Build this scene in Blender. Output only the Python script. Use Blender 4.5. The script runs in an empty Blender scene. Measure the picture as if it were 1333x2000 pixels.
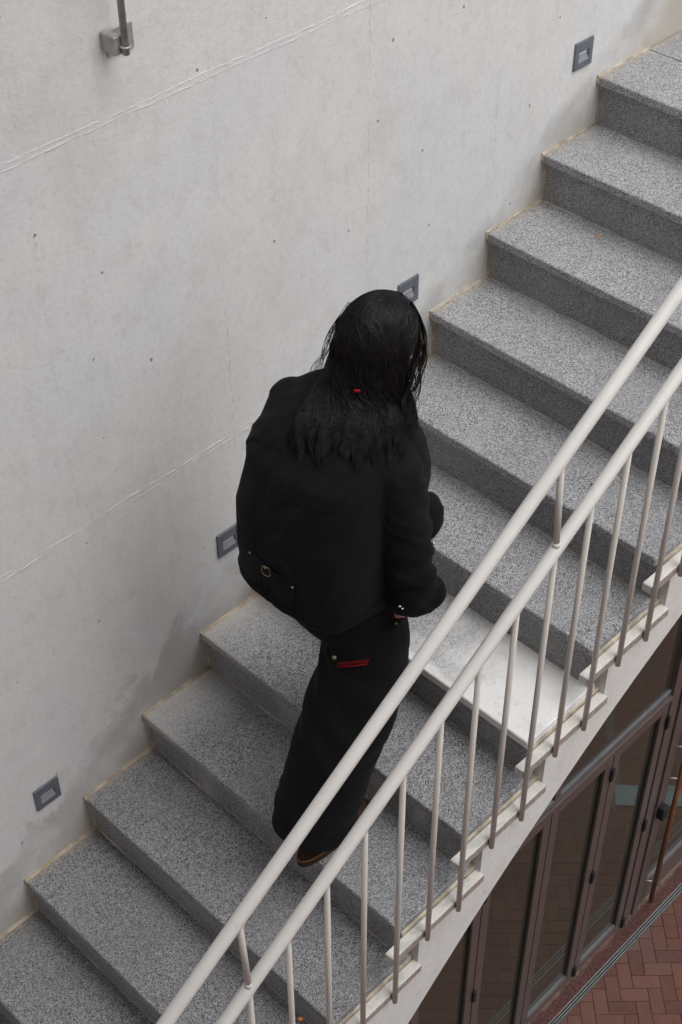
import bpy, bmesh, math, random
import numpy as np
from mathutils import Vector, Matrix, noise
from mathutils.bvhtree import BVHTree
R = random.Random(7)
sc = bpy.context.scene
COL = sc.collection

# ------------------------------------------------------------------ camera, sky, sun, exposure
cam_data = bpy.data.cameras.new('camera')
cam = bpy.data.objects.new('camera', cam_data); COL.objects.link(cam)
cam.location = (-3.9007, -2.6484, 2.3367)
cam.rotation_euler = (0.82271, 0.0047, -0.79522)
cam_data.sensor_fit = 'HORIZONTAL'; cam_data.sensor_width = 36.0; cam_data.lens = 79.343
cam_data.clip_start = 0.05; cam_data.clip_end = 1000
sc.camera = cam

world = bpy.data.worlds.new('World'); sc.world = world; world.use_nodes = True
wn = world.node_tree; wn.nodes.clear()
w_out = wn.nodes.new('ShaderNodeOutputWorld'); w_bg = wn.nodes.new('ShaderNodeBackground')
w_hs = wn.nodes.new('ShaderNodeHueSaturation'); w_sky = wn.nodes.new('ShaderNodeTexSky')
w_sky.sky_type = 'NISHITA'; w_sky.sun_disc = False
SUN_DIR = Vector((0.10, -0.42, 0.90)).normalized()          # towards the sun
w_sky.sun_elevation = math.asin(SUN_DIR.z)
w_sky.sun_rotation = math.atan2(SUN_DIR.x, SUN_DIR.y)
w_sky.air_density = 1.0; w_sky.dust_density = 4.0
w_hs.inputs['Saturation'].default_value = 0.22            # overcast: nearly grey sky
w_bg.inputs['Strength'].default_value = 0.13
wn.links.new(w_sky.outputs[0], w_hs.inputs['Color']); wn.links.new(w_hs.outputs[0], w_bg.inputs[0])
wn.links.new(w_bg.outputs[0], w_out.inputs[0])

sun_data = bpy.data.lights.new('sun', 'SUN'); sun = bpy.data.objects.new('sun', sun_data); COL.objects.link(sun)
sun_data.energy = 0.75; sun_data.angle = math.radians(60); sun_data.color = (1.0, 0.985, 0.955)
sun.rotation_euler = SUN_DIR.to_track_quat('Z', 'Y').to_euler(); sun.location = (0, 0, 20)

sc.view_settings.view_transform = 'Standard'; sc.view_settings.look = 'None'
sc.view_settings.gamma = 1.0; sc.view_settings.use_curve_mapping = False
sc.view_settings.exposure = 0.58

# ------------------------------------------------------------------ measures of the place (metres)
RISE, GO, WID = 0.18, 0.26753, 1.126
SL = RISE / GO
YB = -1.1733                     # plane of the balusters
ZG = -6.85                       # courtyard paving
YD = -0.0066                     # glass plane of the storefront
BRX = -2.75  # edge of the added deck that shades the lower steps
KS = list(range(0, 15))          # step numbers, 0 = landing level, counting down

# ------------------------------------------------------------------ helpers
WL = {}
def obj(name, me, mat=None, parent=None, loc=(0, 0, 0)):
    o = bpy.data.objects.new(name, me); COL.objects.link(o)
    if mat is not None and me is not None and len(me.materials) == 0: me.materials.append(mat)
    o.location = loc; WL[o.name] = Vector(loc)
    if parent is not None:
        o.parent = parent; o.matrix_parent_inverse = Matrix.Translation(-WL[parent.name])
    return o
def empty(name, loc, label, cat, group=None):
    o = bpy.data.objects.new(name, None); COL.objects.link(o); o.location = loc; WL[o.name] = Vector(loc)
    o.empty_display_size = 0.05
    return tag(o, label, cat, group)
def tag(o, label, cat=None, group=None, kind=None):
    if label: o['label'] = label
    if cat: o['category'] = cat
    if group: o['group'] = group
    if kind: o['kind'] = kind
    return o
def mesh(verts, faces, smooth=False, name='m'):
    me = bpy.data.meshes.new(name); me.from_pydata([tuple(v) for v in verts], [], [tuple(f) for f in faces]); me.update()
    if smooth: me.polygons.foreach_set('use_smooth', [True] * len(me.polygons))
    return me
def box(sx, sy, sz, bev=0.0, seg=1, jit=0.0):
    bm = bmesh.new(); bmesh.ops.create_cube(bm, size=1.0)
    for v in bm.verts: v.co = Vector((v.co.x * sx, v.co.y * sy, v.co.z * sz))
    if bev > 0: bmesh.ops.bevel(bm, geom=bm.edges[:], offset=bev, segments=seg, affect='EDGES', profile=0.5)
    if jit:
        for v in bm.verts: v.co += Vector((R.uniform(-jit, jit), R.uniform(-jit, jit), R.uniform(-jit, jit)))
    me = bpy.data.meshes.new('box'); bm.to_mesh(me); bm.free(); return me
def boxes(lst, bev=0.0):                 # several (x0,x1,y0,y1,z0,z1) in one mesh
    bm = bmesh.new()
    for x0, x1, y0, y1, z0, z1 in lst:
        b = bmesh.new(); bmesh.ops.create_cube(b, size=1.0)
        for v in b.verts:
            v.co = Vector(((x0 + x1) / 2 + v.co.x * (x1 - x0), (y0 + y1) / 2 + v.co.y * (y1 - y0), (z0 + z1) / 2 + v.co.z * (z1 - z0)))
        if bev: bmesh.ops.bevel(b, geom=b.edges[:], offset=bev, segments=1, affect='EDGES')
        t = bpy.data.meshes.new('t'); b.to_mesh(t); b.free(); bm.from_mesh(t); bpy.data.meshes.remove(t)
    me = bpy.data.meshes.new('boxes'); bm.to_mesh(me); bm.free(); return me
def span(name, x0, x1, y0, y1, z0, z1, mat, parent=None, bev=0.0):
    return obj(name, box(x1 - x0, y1 - y0, z1 - z0, bev), mat, parent, ((x0 + x1) / 2, (y0 + y1) / 2, (z0 + z1) / 2))
def frames(pts):
    pts = [Vector(p) for p in pts]; out = []; ref = None
    for i, p in enumerate(pts):
        t = (pts[min(i + 1, len(pts) - 1)] - pts[max(i - 1, 0)]).normalized()
        if ref is None:
            ref = t.orthogonal().normalized() if abs(t.z) > 0.9 else Vector((0, 0, 1))
        u = (ref - t * ref.dot(t)).normalized(); v = t.cross(u); ref = u
        out.append((p, u, v, t))
    return out
def tube(pts, rad, n=12, cap=True):
    V, F = [], []; fr = frames(pts); m = len(fr)
    rr = rad if hasattr(rad, '__len__') else [rad] * m
    for (p, u, v, t), r_ in zip(fr, rr):
        for k in range(n):
            a = 2 * math.pi * k / n; V.append(p + u * (math.cos(a) * r_) + v * (math.sin(a) * r_))
    for i in range(m - 1):
        for k in range(n):
            k2 = (k + 1) % n; F.append((i * n + k, i * n + k2, (i + 1) * n + k2, (i + 1) * n + k))
    if cap: F.append(tuple(range(n))[::-1]); F.append(tuple((m - 1) * n + k for k in range(n)))
    return V, F
def tube_me(pts, rad, n=12, smooth=True):
    me = mesh(*tube(pts, rad, n))
    if smooth: me.polygons.foreach_set('use_smooth', [len(p.vertices) == 4 for p in me.polygons])
    return me
def catmull(P, n):
    P = [Vector(p) for p in P]; out = []
    for i in range(len(P) - 1):
        p0, p1, p2, p3 = P[max(i - 1, 0)], P[i], P[i + 1], P[min(i + 2, len(P) - 1)]
        for k in range(n):
            t = k / n
            out.append(0.5 * ((2 * p1) + (p2 - p0) * t + (2 * p0 - 5 * p1 + 4 * p2 - p3) * t * t + (3 * p1 - p0 - 3 * p2 + p3) * t ** 3))
    out.append(P[-1]); return out
def extrude_xz(poly, y0, y1):            # polygon in x,z made solid between y0 and y1
    n = len(poly); V = [(x, y0, z) for x, z in poly] + [(x, y1, z) for x, z in poly]
    F = [tuple(range(n)), tuple(range(2 * n - 1, n - 1, -1))] + [(i, i + n, (i + 1) % n + n, (i + 1) % n) for i in range(n)]
    me = mesh(V, F); bm = bmesh.new(); bm.from_mesh(me); bmesh.ops.recalc_face_normals(bm, faces=bm.faces[:])
    bm.to_mesh(me); bm.free(); return me

# ------------------------------------------------------------------ materials
class NT:
    def __init__(s, name):
        s.m = bpy.data.materials.new(name); s.m.use_nodes = True; s.t = s.m.node_tree; s.t.nodes.clear()
        s.out = s.n('ShaderNodeOutputMaterial'); s.b = s.n('ShaderNodeBsdfPrincipled'); s.l(s.b.outputs[0], s.out.inputs[0])
        s.pos = s.n('ShaderNodeNewGeometry').outputs['Position']
    def n(s, k, **kw):
        x = s.t.nodes.new(k)
        for a, v in kw.items(): setattr(x, a, v)
        return x
    def l(s, a, b): s.t.links.new(a, b)
    def inp(s, sock, v):
        if isinstance(v, bpy.types.NodeSocket): s.l(v, sock)
        elif isinstance(v, tuple) and len(v) == 3 and sock.type == 'RGBA': sock.default_value = (*v, 1)
        else: sock.default_value = v
    def math(s, op, a, b=0.0, c=0.0, clamp=False):
        x = s.n('ShaderNodeMath', operation=op, use_clamp=clamp)
        for i, v in enumerate((a, b, c)): s.inp(x.inputs[i], v)
        return x.outputs[0]
    def mapr(s, v, a, b, c=0.0, d=1.0, smooth=True):
        x = s.n('ShaderNodeMapRange'); x.interpolation_type = 'SMOOTHSTEP' if smooth else 'LINEAR'
        for i, q in enumerate((v, a, b, c, d)): s.inp(x.inputs[i], q)
        return x.outputs[0]
    def mix(s, f, a, b, mode='MIX'):
        x = s.n('ShaderNodeMix', data_type='RGBA', blend_type=mode)
        s.inp(x.inputs[0], f); s.inp(x.inputs[6], a); s.inp(x.inputs[7], b); return x.outputs[2]
    def scl(s, vec, sc_, off=(0, 0, 0)):
        x = s.n('ShaderNodeMapping'); s.l(vec, x.inputs[0]); x.inputs['Scale'].default_value = sc_; x.inputs['Location'].default_value = off
        return x.outputs[0]
    def noise(s, scale, detail=3, rough=0.5, vec=None, dist=0.0):
        x = s.n('ShaderNodeTexNoise'); s.l(vec if vec is not None else s.pos, x.inputs['Vector'])
        x.inputs['Scale'].default_value = scale; x.inputs['Detail'].default_value = detail
        x.inputs['Roughness'].default_value = rough; x.inputs['Distortion'].default_value = dist; return x.outputs['Fac']
    def voro(s, scale, vec=None, feat='F1', out='Distance', rnd=1.0):
        x = s.n('ShaderNodeTexVoronoi', feature=feat); s.l(vec if vec is not None else s.pos, x.inputs['Vector'])
        x.inputs['Scale'].default_value = scale; x.inputs['Randomness'].default_value = rnd; return x.outputs[out]
    def ramp(s, f, stops, interp='LINEAR'):
        x = s.n('ShaderNodeValToRGB'); x.color_ramp.interpolation = interp; e = x.color_ramp.elements
        while len(e) < len(stops): e.new(0.5)
        for i, (p, c) in enumerate(stops): e[i].position = p; e[i].color = (*c, 1) if len(c) == 3 else c
        s.inp(x.inputs[0], f); return x.outputs[0]
    def bump(s, h, dist=0.001, strength=1.0, chain=None):
        x = s.n('ShaderNodeBump'); x.inputs['Distance'].default_value = dist; x.inputs['Strength'].default_value = strength
        s.l(h, x.inputs['Height'])
        if chain is not None: s.l(chain, x.inputs['Normal'])
        return x.outputs[0]
    def sep(s, vec=None):
        x = s.n('ShaderNodeSeparateXYZ'); s.l(vec if vec is not None else s.pos, x.inputs[0]); return x.outputs
    def set(s, col=None, rough=None, spec=None, metal=None, normal=None):
        if col is not None: s.inp(s.b.inputs['Base Color'], col)
        if rough is not None: s.inp(s.b.inputs['Roughness'], rough)
        if spec is not None: s.inp(s.b.inputs['Specular IOR Level'], spec)
        if metal is not None: s.inp(s.b.inputs['Metallic'], metal)
        if normal is not None: s.l(normal, s.b.inputs['Normal'])
        return s.m
def simple(name, col, rough=0.6, spec=0.3, metal=0.0, var=0.12, vs=20.0, bump=0.0, bs=200.0):
    t = NT(name); f = t.noise(vs, 4)
    c = t.mix(t.mapr(f, 0.3, 0.7), tuple(x * (1 - var) for x in col), tuple(min(1, x * (1 + var)) for x in col))
    nm = t.bump(t.noise(bs, 3), bump) if bump else None
    return t.set(c, rough, spec, metal, nm)

def concrete(name, wall=False, base=(0.685, 0.68, 0.660)):
    t = NT(name); x, y, z = t.sep()
    dark = tuple(c * 0.80 for c in base); cool = (base[0] * 0.92, base[1] * 0.95, base[2] * 1.0)
    c = t.mix(t.mapr(t.noise(1.1, 5, 0.6, dist=0.6), 0.30, 0.70), base, cool)
    c = t.mix(t.math('MULTIPLY', t.mapr(t.noise(2.6, 6, 0.65, dist=0.4), 0.48, 0.72), 0.50), c, dark)
    str_ = t.noise(7.0, 5, 0.7, vec=t.scl(t.pos, (1.0, 1.0, 0.28)))
    c = t.mix(t.math('MULTIPLY', t.mapr(str_, 0.50, 0.75), 0.40), c, dark)
    md = t.noise(15, 6, 0.75, vec=t.scl(t.pos, (1, 1, 0.7), (1.3, 4.2, 0.6)))
    c = t.mix(t.math('MULTIPLY', t.mapr(md, 0.47, 0.68), 0.42), c, tuple(q * 0.76 for q in base))
    fine = t.noise(60, 4, 0.7)
    c = t.mix(t.math('MULTIPLY', t.mapr(fine, 0.46, 0.74), 0.48), c, tuple(q * 0.72 for q in base))
    grit = t.noise(240, 2, 0.6)
    c = t.mix(t.math('MULTIPLY', t.mapr(grit, 0.52, 0.76), 0.45), c, tuple(q * 0.62 for q in base))
    lite = t.noise(9, 5, 0.65, vec=t.scl(t.pos, (1, 1, 1), (5, 3, 1)))
    c = t.mix(t.math('MULTIPLY', t.mapr(lite, 0.55, 0.75), 0.35), c, tuple(min(1, q * 1.10) for q in base))
    # bug holes: sparse pits of different size
    wob = t.n('ShaderNodeVectorMath', operation='ADD'); nz = t.n('ShaderNodeTexNoise'); t.l(t.pos, nz.inputs['Vector']); nz.inputs['Scale'].default_value = 150
    sc_ = t.n('ShaderNodeVectorMath', operation='SCALE'); t.l(nz.outputs['Color'], sc_.inputs[0]); sc_.inputs['Scale'].default_value = 0.006
    t.l(t.pos, wob.inputs[0]); t.l(sc_.outputs[0], wob.inputs[1]); wv = t.scl(wob.outputs[0], (1.0, 1.0, 0.7))
    def pits(scale, rad, keep):
        v = t.n('ShaderNodeTexVoronoi'); t.l(wv, v.inputs['Vector']); v.inputs['Scale'].default_value = scale
        k = t.sep(v.outputs['Color'])[0]
        r_ = t.mapr(k, keep, 1.0, 0.0, rad * scale, smooth=False)
        d = t.math('DIVIDE', v.outputs['Distance'], t.math('ADD', r_, 1e-4))
        return t.math('MULTIPLY', t.mapr(d, 0.5, 1.0, 1.0, 0.0), t.math('GREATER_THAN', k, keep))
    p1 = pits(7.0, 0.0095, 0.50); p2 = pits(17.0, 0.0055, 0.55)
    pit = t.math('MAXIMUM', p1, p2)
    c = t.mix(t.math('MULTIPLY', pit, 0.72), c, (0.16, 0.15, 0.14))
    if wall:
        up = t.math('SUBTRACT', z, t.math('MULTIPLY', x, SL))       # height above the nosing line
        wn_ = t.noise(3.2, 6, 0.65, dist=0.8); wn2 = t.noise(14, 5, 0.7)
        lev = t.math('ADD', t.math('MULTIPLY_ADD', wn_, 0.75, -0.24), t.math('MULTIPLY_ADD', wn2, 0.12, -0.06))
        lev = t.math('MULTIPLY', lev, t.mapr(x, -1.45, -2.05, 0.25, 1.0))
        st = t.mapr(t.math('SUBTRACT', up, lev), -0.02, 0.07, 1.0, 0.0)
        blot = t.mapr(t.noise(4.5, 5, 0.6, vec=t.scl(t.pos, (1, 1, 1), (2.3, 0, 4.1))), 0.36, 0.58)
        st = t.math('MULTIPLY', st, t.math('MULTIPLY_ADD', blot, 0.75, 0.25))
        c = t.mix(t.math('MULTIPLY', st, 0.52), c, (0.31, 0.305, 0.29))
        # rusty dirt along the foot of the wall
        foot = t.mapr(t.math('ADD', up, t.math('MULTIPLY_ADD', wn2, 0.2, -0.1)), -0.17, 0.02, 1.0, 0.0)
        c = t.mix(t.math('MULTIPLY', foot, 0.45), c, (0.40, 0.33, 0.25))
    nm = t.bump(t.noise(45, 5, 0.65), 0.0016, 0.8)
    nm = t.bump(t.noise(260, 2), 0.0006, 0.8, nm)
    nm = t.bump(t.math('SUBTRACT', 1.0, pit), 0.003, 1.0, nm)
    return t.set(c, 0.85, 0.25, 0, nm)

def granite(name, dark=(0.045, 0.047, 0.052), mid=(0.295, 0.30, 0.31), light=(0.53, 0.535, 0.55), rough=0.6, stain=None, scale=560, worn=0.0, tone=0.0, dust=0.0):
    if tone: dark, mid, light = (tuple(q * k_ * tone for q in c_) for c_, k_ in ((dark, .75), (mid, 1), (light, 1)))  # scales the whole speckle ramp, darker on the lower steps
    t = NT(name); x, y, z = t.sep()
    v1 = t.sep(t.voro(scale, out='Color'))[0]
    v2 = t.sep(t.voro(scale * 0.55, vec=t.scl(t.pos, (1, 1, 1), (3.1, 1.7, 0.3)), out='Color'))[0]
    f = t.math('ADD', t.math('MULTIPLY', v1, 0.62), t.math('MULTIPLY', v2, 0.38))
    f = t.math('ADD', f, t.math('MULTIPLY_ADD', t.noise(300, 3, 0.6), 0.24, -0.12))
    c = t.ramp(f, [(0.27, dark), (0.41, tuple(q * 0.70 for q in mid)), (0.55, mid), (0.72, light)])
    big = t.noise(3.5, 5, 0.6)
    c = t.mix(t.math('MULTIPLY', t.mapr(big, 0.35, 0.7), 0.30), c, tuple(q * 0.60 for q in mid))
    c = t.mix(t.math('MULTIPLY', t.mapr(t.noise(6.0, 5, 0.6, vec=t.scl(t.pos, (1, 1, 1), (7, 2, 5))), 0.45, 0.75), 0.30), c, tuple(q * 1.15 for q in mid))
    # brown dirt near the wall
    wn_ = t.noise(16, 4, 0.7)
    dw = t.mapr(t.math('ADD', y, t.math('MULTIPLY_ADD', wn_, 0.09, -0.05)), -0.06, 0.01, 0.0, 1.0)
    c = t.mix(t.math('MULTIPLY', dw, 0.55), c, (0.36, 0.30, 0.22))
    if worn:
        px = t.mapr(t.math('ADD', y, t.math('MULTIPLY_ADD', t.noise(5, 5, 0.65), 0.35, -0.18)), -0.26, -0.03, 0.0, 1.0)
        c = t.mix(t.math('MULTIPLY', px, worn), c, (0.52, 0.51, 0.49))
    if stain:                                   # lime bloom spread over the outer half of the step
        n1 = t.noise(4.5, 6, 0.68, dist=0.5); n2 = t.noise(30, 4, 0.7)
        e = t.math('ADD', y, t.math('MULTIPLY_ADD', n1, 0.55, -0.275))
        m1 = t.mapr(e, -0.62, -0.90, 0.0, 1.0)
        fr = t.mapr(t.math('ADD', t.math('SUBTRACT', x, stain), t.math('MULTIPLY_ADD', n1, 0.12, -0.06)), 0.075, 0.0, 0.0, 1.0)
        fr = t.math('MULTIPLY', fr, t.mapr(y, -0.42, -0.6, 0.0, 1.0))
        m = t.math('MAXIMUM', m1, fr); m = t.math('MULTIPLY', m, t.mapr(n2, 0.22, 0.5, 0.72, 1.0))
        veil = t.mapr(y, -0.25, -0.8, 0.25, 0.5)
        m = t.math('MAXIMUM', m, t.math('MULTIPLY', veil, t.mapr(n1, 0.35, 0.6)))
        c = t.mix(t.math('MULTIPLY', m, 0.88), c, (0.80, 0.80, 0.79))
    if dust:                                    # pale runs of cement dust down the riser
        ru = t.noise(9, 5, 0.65, vec=t.scl(t.pos, (1, 1, 0.16))); ru2 = t.noise(3, 4, 0.6)
        c = t.mix(t.math('MULTIPLY', t.math('MULTIPLY', t.mapr(ru, 0.42, 0.66), t.mapr(ru2, 0.35, 0.6)), dust), c, (0.46, 0.46, 0.45))
    nm = t.bump(t.noise(330, 3, 0.6), 0.0012, 0.8)
    return t.set(c, rough, 0.35, 0, nm)

M_wall = concrete('cast concrete', wall=True)
M_conc = concrete('painted concrete', base=(0.65, 0.64, 0.615))
M_ridge = concrete('mortar ridge', base=(0.61, 0.595, 0.575))
M_tread = granite('flamed granite')
M_tread_mid = granite('flamed granite, trodden', tone=0.95)
M_tread_worn = granite('flamed granite with pale wear', worn=0.52, tone=0.90)
M_tread_dark = granite('dull flamed granite', tone=0.76)
M_tread_lime = granite('granite with lime bloom', stain=-6 * GO)
M_riser = granite('honed granite', dark=(0.05, 0.052, 0.055), mid=(0.25, 0.253, 0.26), light=(0.42, 0.42, 0.425), rough=0.5, scale=560)
M_riser_dust = granite('dusty honed granite', dark=(0.05, 0.052, 0.055), mid=(0.25, 0.253, 0.26), light=(0.42, 0.42, 0.425), rough=0.6, scale=560, dust=0.6)
M_mortar = simple('tan mortar', (0.47, 0.41, 0.33), 0.95, 0.1, var=0.25, vs=35, bump=0.002, bs=120)
M_grout = simple('ochre grout', (0.39, 0.325, 0.25), 0.95, 0.1, var=0.3, vs=22, bump=0.001, bs=150)
def paint_mat(name, col, rough):
    t = NT(name); g1 = t.noise(5, 5, 0.65); g2 = t.noise(38, 4, 0.7); g3 = t.noise(150, 3, 0.6)
    c = t.mix(t.math('MULTIPLY', t.mapr(g1, 0.42, 0.75), 0.45), col, tuple(q * 0.84 for q in col))
    c = t.mix(t.math('MULTIPLY', t.mapr(g2, 0.60, 0.80), 0.5), c, tuple(q * 0.72 for q in col))
    sp = t.math('MULTIPLY', t.mapr(g3, 0.70, 0.76), t.mapr(g1, 0.5, 0.7))
    c = t.mix(t.math('MULTIPLY', sp, 0.6), c, (0.24, 0.17, 0.11))
    return t.set(c, t.mapr(g2, 0.3, 0.8, rough, rough + 0.2), 0.45, 0, t.bump(g3, 0.0004, 0.6, t.bump(t.noise(40, 2), 0.0008, 0.5)))
M_grout2 = simple('dull grout', (0.36, 0.315, 0.25), 0.95, 0.1, var=0.35, vs=14, bump=0.001, bs=150)
M_paint = paint_mat('cream gloss paint', (0.62, 0.61, 0.585), 0.33)
M_paintd = paint_mat('cream paint on bars', (0.52, 0.50, 0.47), 0.42)
def plate_mat():
    t = NT('weathered cream plate'); n1 = t.noise(14, 6, 0.7, dist=0.6); n2 = t.noise(60, 4, 0.7); x, y, z = t.sep()
    c = t.mix(t.mapr(n2, 0.3, 0.7), (0.56, 0.54, 0.50), (0.62, 0.60, 0.565))
    ch = t.math('MULTIPLY', t.mapr(n1, 0.52, 0.56), t.mapr(x, -1.3, -1.7, 0.0, 1.0))
    c = t.mix(t.math('MULTIPLY', ch, 0.7), c, (0.42, 0.43, 0.43))
    return t.set(c, 0.5, 0.4, 0, t.bump(n2, 0.0006))
M_plate = plate_mat()
M_light = simple('grey anodised housing', (0.155, 0.165, 0.195), 0.5, 0.4, 0.3, var=0.08, vs=60)
M_lightin = simple('grey reflector', (0.26, 0.27, 0.30), 0.4, 0.4, 0.2, var=0.05)
M_dark = simple('black rubber', (0.012, 0.012, 0.013), 0.6, 0.3)
M_galv = simple('galvanised steel', (0.36, 0.36, 0.345), 0.45, 0.5, 0.35, var=0.15, vs=45)
M_bronze = simple('bronze aluminium', (0.098, 0.076, 0.071), 0.38, 0.5, 0.25, var=0.06)
M_alu = simple('brushed aluminium', (0.42, 0.43, 0.44), 0.35, 0.5, 0.7, var=0.1, vs=60)
M_slot = simple('dull stainless', (0.20, 0.205, 0.205), 0.45, 0.5, 0.3, var=0.15, vs=40)
M_bead = simple('grey glazing bead', (0.125, 0.13, 0.14), 0.4, 0.5, 0.3)
M_fascia = simple('brown plate edge', (0.30, 0.255, 0.235), 0.7, 0.2, var=0.2, vs=60)  # darker and browner than the plate's cream top
M_wood = simple('red wood pull', (0.13, 0.045, 0.02), 0.4, 0.5, var=0.2, vs=30)
M_redgran = granite('red granite', dark=(0.02, 0.008, 0.008), mid=(0.055, 0.017, 0.015), light=(0.12, 0.05, 0.042), rough=0.5, scale=240)
M_sand = simple('joint sand', (0.075, 0.045, 0.037), 0.95, 0.1, var=0.3, vs=40)
M_mat = simple('blue grey mat', (0.20, 0.29, 0.31), 0.9, 0.1, var=0.1)
M_floor_in = simple('interior tile', (0.10, 0.085, 0.07), 0.5, 0.3, var=0.15, vs=6)
M_wall_in = simple('interior plaster', (0.14, 0.13, 0.11), 0.9, 0.2)
def brick_mat():
    t = NT('red clay paver'); oi = t.n('ShaderNodeObjectInfo'); rnd = oi.outputs['Random']
    vr = t.sep(t.voro(9.0, out='Color'))[0]
    c = t.ramp(t.math('MULTIPLY_ADD', t.noise(25, 5, 0.65), 0.6, t.math('MULTIPLY', rnd, 0.4)), [(0.25, (0.082, 0.037, 0.029)), (0.5, (0.108, 0.050, 0.039)), (0.8, (0.132, 0.066, 0.052))])
    c = t.mix(t.math('MULTIPLY', t.mapr(t.noise(2.2, 5, 0.6), 0.45, 0.7), 0.45), c, (0.090, 0.062, 0.055))
    c = t.mix(t.math('MULTIPLY', t.mapr(t.noise(140, 3), 0.62, 0.8), 0.4), c, (0.20, 0.135, 0.115))
    return t.set(c, 0.85, 0.25, 0, t.bump(t.noise(180, 4), 0.001))
M_brick = brick_mat()
def glass_mat():
    t = NT('tinted glass'); t.t.nodes.remove(t.b)
    tr = t.n('ShaderNodeBsdfTransparent'); tr.inputs[0].default_value = (0.40, 0.38, 0.34, 1)
    gl = t.n('ShaderNodeBsdfGlossy'); gl.inputs[0].default_value = (0.9, 0.92, 0.9, 1); gl.inputs['Roughness'].default_value = 0.015
    fr = t.n('ShaderNodeFresnel'); fr.inputs[0].default_value = 1.52
    mx = t.n('ShaderNodeMixShader'); t.l(fr.outputs[0], mx.inputs[0]); t.l(tr.outputs[0], mx.inputs[1]); t.l(gl.outputs[0], mx.inputs[2])
    df = t.n('ShaderNodeBsdfDiffuse'); df.inputs[0].default_value = (0.17, 0.145, 0.115, 1); m2 = t.n('ShaderNodeMixShader'); m2.inputs[0].default_value = 0.18   # even brown diffuse share in the pane
    t.l(mx.outputs[0], m2.inputs[1]); t.l(df.outputs[0], m2.inputs[2]); t.l(m2.outputs[0], t.out.inputs[0]); return t.m
M_glass = glass_mat()
def cloth(name, col, rough=0.9, scale=900, folds=0.0):
    t = NT(name); w = t.noise(scale, 2); big = t.noise(7, 4, 0.6)
    c = t.mix(t.mapr(big, 0.3, 0.7), tuple(q * 0.8 for q in col), tuple(q * 1.25 for q in col))
    nm = t.bump(t.noise(28, 4, 0.55), 0.004, 0.5); nm = t.bump(w, 0.0006, 0.6, nm)
    t.inp(t.b.inputs['Sheen Weight'], 0.02); t.inp(t.b.inputs['Sheen Roughness'], 0.6)
    return t.set(c, rough, 0.12, 0, nm)
M_jacket = cloth('black canvas', (0.0044, 0.0047, 0.0053))
M_trouser = cloth('black twill', (0.0042, 0.0045, 0.005))
M_skin = simple('skin', (0.42, 0.21, 0.13), 0.5, 0.4, var=0.08, vs=30)
M_brass = simple('aged brass', (0.30, 0.24, 0.15), 0.35, 0.5, 0.8, var=0.15, vs=80)
M_silver = simple('silver stud', (0.7, 0.69, 0.66), 0.25, 0.5, 0.9, var=0.05)
M_red = simple('red thread', (0.22, 0.006, 0.009), 0.8, 0.2, var=0.1)
M_boot = simple('brown boot leather', (0.045, 0.020, 0.013), 0.5, 0.4, var=0.25, vs=25, bump=0.001)
M_sole = simple('dark rubber sole', (0.032, 0.019, 0.011), 0.75, 0.25, var=0.2)
M_thread = simple('ochre thread', (0.26, 0.12, 0.045), 0.8, 0.2)
def hair_mat():
    t = NT('black hair'); c = t.mix(t.mapr(t.noise(60, 3), 0.3, 0.7), (0.0045, 0.0042, 0.0045), (0.011, 0.0095, 0.0095))
    return t.set(c, 0.36, 0.20, 0)
M_hair = hair_mat()
M_leaf = simple('dry leaf', (0.40, 0.20, 0.09), 0.8, 0.2, var=0.3, vs=60)
M_leaf2 = simple('orange leaf', (0.42, 0.13, 0.015), 0.7, 0.2, var=0.3, vs=60)

# ------------------------------------------------------------------ ground, paving, drain
g_ = tag(obj('ground', mesh([(-150, -150, ZG - 0.03), (150, -150, ZG - 0.03), (150, 150, ZG - 0.03), (-150, 150, ZG - 0.03)], [(0, 1, 2, 3)]),
         simple('far paving', (0.16, 0.085, 0.065), 0.9, 0.2, var=0.15, vs=3)), None, kind='structure')
pave = tag(span('pavement', -7, 9, -9, -0.172, ZG - 0.026, ZG - 0.006, M_sand), 'red brick herringbone paving of the courtyard', kind='structure')
BL, BWD = 0.187, 0.0935
bu = Vector((math.cos(math.radians(-45)), math.sin(math.radians(-45)))); bv = Vector((-bu.y, bu.x))
b0 = Vector((0.9555, -0.3045)) - bv * BWD - bu * (2 * BWD)      # column 2, row 0 starts at the measured corner
brick_me = box(BL - 0.003, BWD - 0.003, 0.03, 0.0018)
cands = []
for i in range(-110, 110):
    for j in range(-110, 110):
        d = (i - j) % 4
        if d == 2: c = b0 + bu * ((i + 1) * BWD) + bv * ((j + 0.5) * BWD); rot = -45
        elif d == 1: c = b0 + bu * ((i + 0.5) * BWD) + bv * ((j + 0) * BWD) + bv * BWD; rot = 45
        else: continue
        if d == 1: c = b0 + bu * ((i + 0.5) * BWD) + bv * ((j + 1) * BWD)
        if -3 < c.x < 5.5 and -4.5 < c.y < -0.10: cands.append((c, rot))
Mi = (Matrix.Rotation(cam.rotation_euler.z, 3, 'Z') @ Matrix.Rotation(cam.rotation_euler.y, 3, 'Y') @ Matrix.Rotation(cam.rotation_euler.x, 3, 'X'))
def pix(P):
    q = Mi.transposed() @ (Vector(P) - cam.location); f_ = 79.343 / 36 * 1333
    return 666.5 + f_ * q.x / -q.z, 1000 - f_ * q.y / -q.z
near = []; far = []
for c, rot in cands:
    u, v = pix((c.x, c.y, ZG))
    (near if (980 < u < 1400 and 1650 < v < 2080) else far).append((c, rot))
near = near[:300]
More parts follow.
